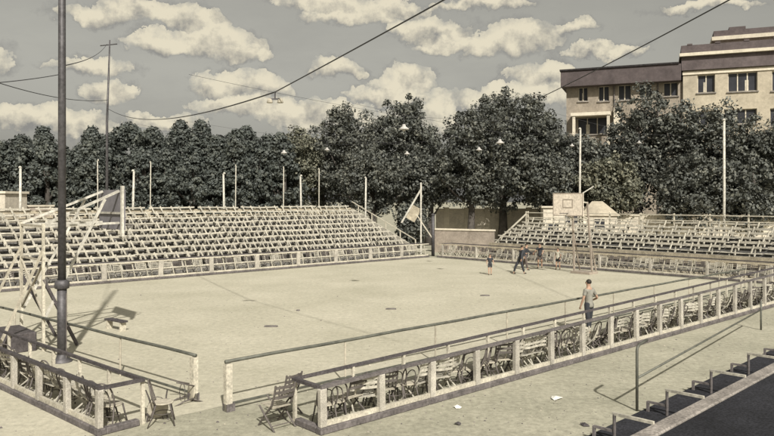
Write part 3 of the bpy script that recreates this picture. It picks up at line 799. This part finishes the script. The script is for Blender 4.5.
def tree(kind, px, y, top_py, rpx, label, seed, group, z0=None, mt=None, name='broadleaf_tree', leaf=.34):
    lob = 16 if rpx > 50 else 8
    """top at picture height top_py, half width rpx"""
    s = F / y; p = at(px, 200, y); h = CAMZ + (HOR - top_py) / s; r = rpx / s
    rng = np.random.default_rng(seed)
    t = thing(name, label, 'tree', (p.x, p.y, 0), 0, group)
    if kind == 'cone':
        z0 = 1.0 if z0 is None else z0
        me, cs = leaf_mesh(seed, env_cone(r, h - .3, z0), int(125 * h / 10 * r / 2), 62, leaf * .76, .60)
    else:
        z0 = h * .22 if z0 is None else z0
        rz = (h - z0) / 2
        vol = r * r * rz; n = int(min(760, 160 + 2.3 * vol))
        me, cs = leaf_mesh(seed, env_round(r * .93, rz * .95, z0 + rz, lob), n, 62, leaf * .68, .68)
    me.materials.append(mt or M_LEAF)
    o = bpy.data.objects.new('crown', me); C.objects.link(o); o.parent = t
    trunk(t, h * .8, .2 + .012 * h, cs, rng, 9)
    return t
# dark back row on the left (two ranks)
prof = [(-14, 134), (14, 131), (41, 128), (68, 140), (88, 124), (112, 131), (134, 128), (158, 126), (186, 117), (206, 124), (228, 134), (250, 130), (272, 132)]
for i, (px, ty) in enumerate(prof):
    tree('cone', px, 74 + (i % 3) * 1.6, ty + random.uniform(-5, 9), 30 + 8 * random.random(), '%s dark pointed tree from the left in the tall tree line' % ordw(i), 100 + i, 'dark pointed trees behind the left stand', mt=M_LEAFD, name='conifer_tree', leaf=.36)
for i in range(13):
    px = 2 + i * 23.5
    tree('cone', px, 66 + (i % 2) * 1.5, 141 + random.uniform(-13, 12), 30, '%s lower dark tree from the left in front of the tall tree line' % ordw(i), 200 + i, 'lower dark trees behind the left stand', z0=.4, mt=M_LEAFD, name='conifer_tree', leaf=.36)
BR = [  # px, y, top, half width, seed, z0, mat, label
    (303, 70, 122, 30, 1, 2.5, M_LEAFL, 'paler grey green tree between the dark tree line and the tall middle trees'),
    (322, 76, 122, 26, 12, 2.5, M_LEAF, 'dark round tree rising behind the paler grey green tree'),
    (347, 68, 96, 33, 2, 2.2, M_LEAF, 'tall rounded tree, left one of the two middle trees'),
    (402, 66, 89, 40, 3, 2.6, M_LEAF, 'tall full tree, right one of the two middle trees'),
    (372, 60, 140, 34, 13, 2.0, M_LEAF, 'lower leafy tree in front of the two tall middle trees'),
    (428, 62, 150, 24, 14, 3.0, M_LEAF, 'low leafy tree in the dip left of the big round tree'),
    (503, 62, 88, 68, 4, 2.6, M_LEAF, 'biggest round tree, standing left of the building'),
    (412, 58, 200, 14, 18, .2, M_LEAF, 'low dark shrub filling the corner behind the braced post'),
    (470, 60, 130, 34, 15, 3.2, M_LEAF, 'leafy tree at the left foot of the biggest round tree'),
    (583, 60, 130, 34, 5, 2.0, M_LEAF, 'bushy tree behind the tall pole left of the building'),
    (640, 62, 76, 36, 6, 2.0, M_LEAF, 'upright tree covering the left wing of the building'),
    (680, 60, 86, 29, 7, 2.0, M_LEAF, 'narrow tree where the two wings of the building meet'),
    (722, 58, 98, 42, 8, 1.6, M_LEAF, 'rounded tree below the right wing windows'),
    (774, 57, 104, 40, 9, 1.4, M_LEAF, 'rounded tree cut by the right edge of the picture'),
    (612, 57, 150, 30, 10, 2.0, M_LEAFL, 'lower tree with paler leaves just right of the far backboard'),
    (690, 55, 150, 40, 11, 1.2, M_LEAF, 'lower bushy tree left of the tall white pole at the right'),
    (748, 54, 152, 36, 16, 1.0, M_LEAF, 'lower bushy tree right of the tall white pole at the right'),
    (545, 58, 150, 30, 17, 3.0, M_LEAF, 'lower leafy tree directly above the far backboard'),
]
for (px, y, ty, w, sd, z0, mt, lb) in BR:
    tree('round', px, y, ty, w, lb, 300 + sd, 'broad leafy trees', z0=z0, mt=mt)

# ------------------------------------------------------------------ people
def skin_obj(name, parent, mats, chains, sub=2, rootp=None):
    """chains: list of [(pos, radius),...]; identical positions are shared"""
    vs = []; rs = []; es = []; idx = {}
    def vid(p, r):
        k = tuple(round(x, 4) for x in p)
        if k not in idx: idx[k] = len(vs); vs.append(p); rs.append(r)
        return idx[k]
    for ch in chains:
        ids = [vid(p, r) for p, r in ch]
        es += [e for e in zip(ids[:-1], ids[1:]) if e[0] != e[1]]
    me = bpy.data.meshes.new(name); me.from_pydata(vs, es, []); me.update()
    me.materials.append(mats)
    o = bpy.data.objects.new(name, me); C.objects.link(o); o.parent = parent
    md = o.modifiers.new('Skin', 'SKIN'); md.use_smooth_shade = True
    sk = me.skin_vertices[0].data
    for i, r in enumerate(rs):
        rr = r if isinstance(r, tuple) else (r, r)
        sk[i].radius = rr; sk[i].use_root = False
    sk[0].use_root = True
    # roots for further islands
    seen = set(); adj = {}
    for a, b in es: adj.setdefault(a, []).append(b); adj.setdefault(b, []).append(a)
    for i in range(len(vs)):
        if i in seen: continue
        sk[i].use_root = True; st_ = [i]
        while st_:
            x = st_.pop()
            if x in seen: continue
            seen.add(x); st_ += adj.get(x, [])
    o.modifiers.new('Sub', 'SUBSURF').levels = sub; o.modifiers['Sub'].render_levels = sub
    return o
def person(label, loc, rz, H, top, bottom, lean=.0, arms=((.25, .1), (-.2, .1)), stride=.15, sleeves='short', legs='long', elbow=(.5, .5), crouch=0):
    """faces local +y; arms (swing forward, out)"""
    t = thing('person', label, 'person', loc, rz)
    k = H / 1.72
    S = lambda x, y, z: (x * k, y * k + lean * z * k * .35 * (1 if z > .9 else z / .9), z * k - crouch * (.12 if z > .6 else 0))
    pel = S(0, 0, .93); wa = S(0, .01, 1.08); ch = S(0, .02, 1.27); sh = S(0, .0, 1.40); nk = S(0, .01, 1.49); hb = S(0, .02, 1.56); hm = S(0, .03, 1.63); ht = S(0, .015, 1.69)
    ch_l = [[(pel, .105 * k), (wa, .098 * k), (ch, (.14 * k, .11 * k)), (sh, .085 * k), (nk, .052 * k), (hb, (.068 * k, .075 * k)), (hm, (.078 * k, .09 * k)), (ht, (.06 * k, .07 * k))]]
    arm_pts = []; leg_pts = []
    for sx, (sw, ou), el in ((-1, arms[0], elbow[0]), (1, arms[1], elbow[1])):
        s0 = S(sx * .17, 0, 1.39); e = S(sx * (.20 + ou * .28), sw * .28, 1.39 - .28 * math.cos(sw)); 
        w = (e[0] + sx * ou * .05, e[1] + math.sin(sw + el) * .25 * k, e[2] - math.cos(sw + el) * .25 * k)
        hd = (w[0], w[1] + math.sin(sw + el) * .06 * k, w[2] - math.cos(sw + el) * .06 * k)
        ch_l.append([(sh, .085 * k), (s0, .058 * k), (e, .042 * k), (w, .028 * k), (hd, (.034 * k, .018 * k))])
        arm_pts.append((s0, e, w))
        dv = Vector(hd) - Vector(w); dv.normalize(); sd = Vector((sx * 0 + 1, 0, 0)); pr = dv.cross(sd).normalized()
        hdv = Vector(hd)
        for j, (o_, l_) in enumerate(((-.026, .062), (-.009, .072), (.009, .068), (.026, .054))):
            b_ = hdv + pr * o_ * k; 
            ch_l.append([(tuple(b_), .010 * k), (tuple(b_ + dv * l_ * .55 * k), .009 * k), (tuple(b_ + dv * l_ * k - sd * sx * .015 * k), .007 * k)])
        tb = Vector(w).lerp(hdv, .4) + pr * .025 * k
        ch_l.append([(tuple(tb), .011 * k), (tuple(tb + (pr * .8 + dv) * .03 * k), .010 * k), (tuple(tb + (pr * .9 + dv * 1.8) * .035 * k), .008 * k)])
        st = stride * sx
        hp = S(sx * .095, 0, .86); kn = (sx * .10 * k, (st * .55 + crouch * .15) * k, .48 * k); an = (sx * .10 * k, st * k - crouch * .02 * k, .09 * k); to = (sx * .115 * k, st * k + .15 * k, .03 * k); hl = (sx * .10 * k, st * k - .03 * k, .035 * k)
        ch_l.append([(pel, .105 * k), (hp, .085 * k), (kn, .058 * k), (an, .038 * k)])
        ch_l.append([(an, .038 * k), (hl, .035 * k), (to, (.036 * k, .026 * k))]); leg_pts.append((hp, kn, an, to, hl))
    body = skin_obj('body', t, M_SKIN, ch_l)
    # face and hair
    m = MB(); f = Vector(hm)
    m.bar(f + Vector((0, .085 * k, -.005)), f + Vector((0, .108 * k, -.03 * k)), .022 * k, .03 * k); m.build('nose', M_SKIN, body)
    m = MB()
    for sx in (-1, 1): m.box(tuple(f + Vector((sx * .03 * k, .083 * k, .01 * k))), (.02 * k, .01, .01 * k))
    m.box(tuple(f + Vector((0, .088 * k, -.055 * k))), (.04 * k, .008, .008 * k)); m.build('eyes_and_mouth', M_HAIR, body)
    for sx in (-1, 1): MB().box(tuple(f + Vector((sx * .082 * k, 0, -.01 * k))), (.014 * k, .03 * k, .05 * k)).build('ear', M_SKIN, body)
    m = MB(); cx = f + Vector((0, -.024 * k, .022 * k)); R_ = .089 * k
    prof = [(R_ * math.cos(a), R_ * 1.0 * math.sin(a)) for a in np.linspace(-.55, PI / 2 - .02, 8)]
    m.lathe(prof, tuple(cx), 12); m.build('hair', M_HAIR, t, True)
    # clothes
    g_ = .016 * k
    shirt = [[(S(0, 0, .80), .165 * k), (S(0, 0, .93), .150 * k), (wa, .112 * k + g_), (ch, (.14 * k + g_, .11 * k + g_)), (sh, .085 * k + g_), (S(0, .0, 1.445), .06 * k)]]
    for (s0, e, w) in arm_pts:
        ee = e if sleeves == 'long' else tuple(Vector(s0).lerp(Vector(e), .7))
        c_ = [(sh, .085 * k + g_), (s0, .058 * k + g_), (ee, .044 * k + g_)]
        if sleeves == 'long': c_.append((tuple(Vector(e).lerp(Vector(w), .93)), .03 * k + g_))
        shirt.append(c_)
    skin_obj('shirt', t, top, shirt)
    pn = [[(pel, .125 * k + g_), (S(0, 0, 1.06), .128 * k)]]
    for (hp, kn, an, to, hl) in leg_pts:
        c_ = [(pel, .125 * k + g_), (hp, .088 * k + g_)]
        if legs == 'long': c_ += [(kn, .060 * k + g_), (tuple(Vector(kn).lerp(Vector(an), .92)), .045 * k + g_)]
        else: c_ += [(tuple(Vector(hp).lerp(Vector(kn), .7)), .075 * k + g_)]
        pn.append(c_)
    skin_obj('trousers' if legs == 'long' else 'shorts', t, bottom, pn)
    for (hp, kn, an, to, hl) in leg_pts:
        skin_obj('shoe', t, M_HAIR, [[((hl[0], hl[1], .04 * k), .042 * k), (((hl[0] + to[0]) / 2, (hl[1] + to[1]) / 2, .038 * k), .044 * k), ((to[0], to[1], .032 * k), .036 * k)]], 1)
    return t
person('person in a light grey shirt and dark trousers standing alone by the near rail', gp(589, 333), .6, 1.60, mat('cloth_grey', (.30, .285, .24), .85, .2, 10), M_CDARK, 0, ((.1, .15), (-.15, .6)), .08, 'short', 'long', (.3, 1.3))
person('small person in dark clothes standing at the far left of the group on court', gp(490, 275), PI, 1.12, M_CDARK, M_CDARK, 0, ((.2, .2), (-.1, .2)), .06, 'short', 'short')
person('person all in dark leaning forward in a big stride on the court', gp(519, 274), -1.2, 1.55, M_CDARK, M_CDARK, .35, ((.9, .3), (-.5, .3)), .30, 'long', 'long', (.6, .4))
person('person in dark clothes close behind the striding one', gp(525, 270), -2.0, 1.5, M_CDARK, M_CBROWN, .15, ((.6, .3), (-.3, .3)), .2, 'long', 'long')
person('person in a dark shirt before the far chairs, right of the striding pair', gp(540, 268), 2.6, 1.45, M_CDARK, M_CBROWN, .05, ((.4, .3), (.5, .3)), .1, 'short', 'short', (.9, .8))
person('person in a pale shirt below the left edge of the far backboard', gp(558, 269.5), 2.4, 1.25, M_CLIGHT, M_CDARK, 0, ((.2, .3), (-.2, .2)), .12, 'short', 'short')

# ------------------------------------------------------------------ sky and sun
SUN_AZ = Vector((.28, -.96)).normalized(); EL = math.radians(40)
world = bpy.data.worlds.new('World'); scene.world = world; world.use_nodes = True
nt = world.node_tree; N = nt.nodes; L = nt.links; N.clear()
out = N.new('ShaderNodeOutputWorld')
sky = N.new('ShaderNodeTexSky'); sky.sky_type = 'NISHITA'; sky.sun_disc = False; sky.sun_elevation = EL; sky.sun_rotation = math.atan2(SUN_AZ.x, SUN_AZ.y)
sky.air_density = 1.0; sky.dust_density = 3.0; sky.ozone_density = 1.0
hs = N.new('ShaderNodeHueSaturation'); hs.inputs['Saturation'].default_value = .09; hs.inputs['Value'].default_value = 1.0
L.new(sky.outputs['Color'], hs.inputs['Color'])
warm = N.new('ShaderNodeMix'); warm.data_type = 'RGBA'; warm.blend_type = 'MULTIPLY'; warm.inputs['Factor'].default_value = 1
warm.inputs['B'].default_value = (1.0, .965, .84, 1); L.new(hs.outputs['Color'], warm.inputs['A'])
bg = N.new('ShaderNodeBackground'); bg.inputs['Strength'].default_value = .0515; L.new(warm.outputs['Result'], bg.inputs['Color'])
tc = N.new('ShaderNodeTexCoord'); nz = N.new('ShaderNodeVectorMath'); nz.operation = 'NORMALIZE'; L.new(tc.outputs['Generated'], nz.inputs[0])
sep = N.new('ShaderNodeSeparateXYZ'); L.new(nz.outputs[0], sep.inputs[0])
def mth(op, a, b=None, c=None, clamp=False):
    n = N.new('ShaderNodeMath'); n.operation = op; n.use_clamp = clamp
    for i, v in enumerate((a, b, c)):
        if v is None: continue
        if isinstance(v, (int, float)): n.inputs[i].default_value = v
        else: L.new(v, n.inputs[i])
    return n.outputs[0]
az = mth('ARCTAN2', sep.outputs[0], sep.outputs[1]); el = mth('ARCSINE', sep.outputs[2])
# turbulence of the cloud edges
def noise(scale, det, off=0, stretch=1.0, dz=0.0, dx_=0.0):
    mp = N.new('ShaderNodeMapping'); mp.inputs['Location'].default_value = (off + dx_, off * .7, dz); mp.inputs['Scale'].default_value = (1, 1, stretch); L.new(nz.outputs[0], mp.inputs[0])
    n = N.new('ShaderNodeTexNoise'); n.inputs['Scale'].default_value = scale; n.inputs['Detail'].default_value = det; n.inputs['Roughness'].default_value = .62
    L.new(mp.outputs[0], n.inputs['Vector']); return n.outputs['Fac']
n1 = noise(19, 7, 3.1); n2 = noise(18, 7, 9.7); n3 = noise(34, 8, 1.3)
azw = mth('MULTIPLY_ADD', mth('SUBTRACT', n1, .5), .10, az); elw = mth('MULTIPLY_ADD', mth('SUBTRACT', n2, .5), .065, el)
CL = [(100, 16, 34, 11), (152, 14, 52, 14), (196, 20, 24, 10), (170, 46, 42, 12), (215, 44, 44, 19), (243, 54, 22, 13), (94, 68, 30, 10), (108, 96, 28, 13), (28, 120, 40, 13), (70, 124, 34, 11),
      (225, 88, 32, 15), (262, 92, 30, 13), (240, 112, 42, 12), (290, 112, 46, 14), (165, 126, 34, 9), (330, 4, 50, 9), (352, 17, 44, 12), (392, 10, 40, 10), (336, 70, 28, 11), (428, 30, 40, 13), (455, 44, 30, 9), (515, 42, 44, 17), (480, 50, 26, 10),
      (405, 84, 30, 15), (395, 98, 44, 10), (545, 78, 28, 14), (575, 30, 20, 7), (520, 100, 60, 14), (440, 120, 20, 26), (330, 120, 70, 14), (705, 8, 40, 5), (480, 4, 50, 6), (600, 52, 30, 6), (-60, 60, 50, 20), (850, 60, 60, 22), (900, 120, 80, 16), (-120, 110, 70, 16)]
acc = None; lit = None
for (px, py, rx, ry) in CL:
    a0_ = math.atan((px - 387) / F); e0 = math.atan((HOR - py) / F * math.cos(a0_))
    dx = mth('MULTIPLY', mth('SUBTRACT', azw, a0_), F / rx * .86); dy = mth('MULTIPLY', mth('SUBTRACT', elw, e0), F / ry * .84)
    # flat undersides
    dyb = mth('MULTIPLY', mth('MINIMUM', dy, 0), 1.5); dyy = mth('ADD', mth('MAXIMUM', dy, 0), dyb)
    r2 = mth('ADD', mth('MULTIPLY', dx, dx), mth('MULTIPLY', dyy, dyy))
    v = mth('SUBTRACT', 1.0, mth('SQRT', r2))
    tb = mth('MULTIPLY_ADD', dy, .5, .5, True)
    if acc is None: acc = v; lit = mth('MULTIPLY', tb, mth('MAXIMUM', v, 0)); wsum = mth('MAXIMUM', v, 0)
    else:
        acc = mth('MAXIMUM', acc, v); lit = mth('ADD', lit, mth('MULTIPLY', tb, mth('MAXIMUM', v, 0))); wsum = mth('ADD', wsum, mth('MAXIMUM', v, 0))
dens = mth('ADD', acc, mth('MULTIPLY', mth('SUBTRACT', n3, .5), 1.5))
mr = N.new('ShaderNodeMapRange'); mr.interpolation_type = 'SMOOTHSTEP'; mr.inputs['From Min'].default_value = -.40; mr.inputs['From Max'].default_value = .48; L.new(dens, mr.inputs['Value'])
# thin haze veil towards the horizon and mid sky
veil = noise(5, 6, 5.0, 3.0)
mv = N.new('ShaderNodeMapRange'); mv.inputs['From Min'].default_value = .35; mv.inputs['From Max'].default_value = .75; mv.inputs['To Max'].default_value = .38; L.new(veil, mv.inputs['Value'])
hz_ = mth('MULTIPLY', mth('SUBTRACT', 1.0, mth('MULTIPLY', el, 4.2), None, True), .42)
fac = mth('MAXIMUM', mth('MULTIPLY', mr.outputs[0], .93), mth('MAXIMUM', mv.outputs[0], hz_))
shade = mth('DIVIDE', lit, mth('MAXIMUM', wsum, .02))
shade = mth('ADD', mth('MULTIPLY', shade, .85), mth('MULTIPLY', n3, .55))
shade = mth('ADD', shade, mth('MULTIPLY', mth('SUBTRACT', mr.outputs[0], 1), .25))
rl = mth('SUBTRACT', noise(26, 5, 2.2), noise(26, 5, 2.2, 1.0, .016, .006))
shade = mth('ADD', shade, mth('MULTIPLY', rl, 1.15))
cr = N.new('ShaderNodeValToRGB'); L.new(shade, cr.inputs['Fac'])
cr.color_ramp.elements[0].position = .34; cr.color_ramp.elements[0].color = (.27, .265, .25, 1)
cr.color_ramp.elements[1].position = .84; cr.color_ramp.elements[1].color = (.80, .73, .56, 1)
cb = N.new('ShaderNodeBackground'); L.new(cr.outputs['Color'], cb.inputs['Color']); cb.inputs['Strength'].default_value = .57
mxs = N.new('ShaderNodeMixShader'); L.new(fac, mxs.inputs[0]); L.new(bg.outputs[0], mxs.inputs[1]); L.new(cb.outputs[0], mxs.inputs[2]); L.new(mxs.outputs[0], out.inputs['Surface'])

sl = bpy.data.lights.new('sun', 'SUN'); sl.energy = 2.9; sl.angle = math.radians(1.0); sl.color = (1, .965, .90)
so = bpy.data.objects.new('sun', sl); C.objects.link(so)
sd = Vector((SUN_AZ.x * math.cos(EL), SUN_AZ.y * math.cos(EL), math.sin(EL)))
so.rotation_euler = sd.to_track_quat('Z', 'Y').to_euler(); so.location = (0, 0, 50)

cam = bpy.data.cameras.new('camera'); co = bpy.data.objects.new('camera', cam); C.objects.link(co)
co.location = (0, 0, CAMZ); co.rotation_euler = (PI / 2, 0, 0)
cam.sensor_width = 36; cam.lens = F / 774 * 36; cam.shift_y = -(218 - HOR) / 774; cam.clip_end = 3000; cam.clip_start = .1
scene.camera = co
scene.view_settings.view_transform = 'Standard'; scene.view_settings.look = 'None'; scene.view_settings.exposure = 0; scene.view_settings.gamma = 1
scene.view_settings.exposure = 0.82
scene.cycles.max_bounces = 4; scene.cycles.diffuse_bounces = 2; scene.cycles.glossy_bounces = 2
world.cycles.sampling_method = 'MANUAL'; world.cycles.sample_map_resolution = 256
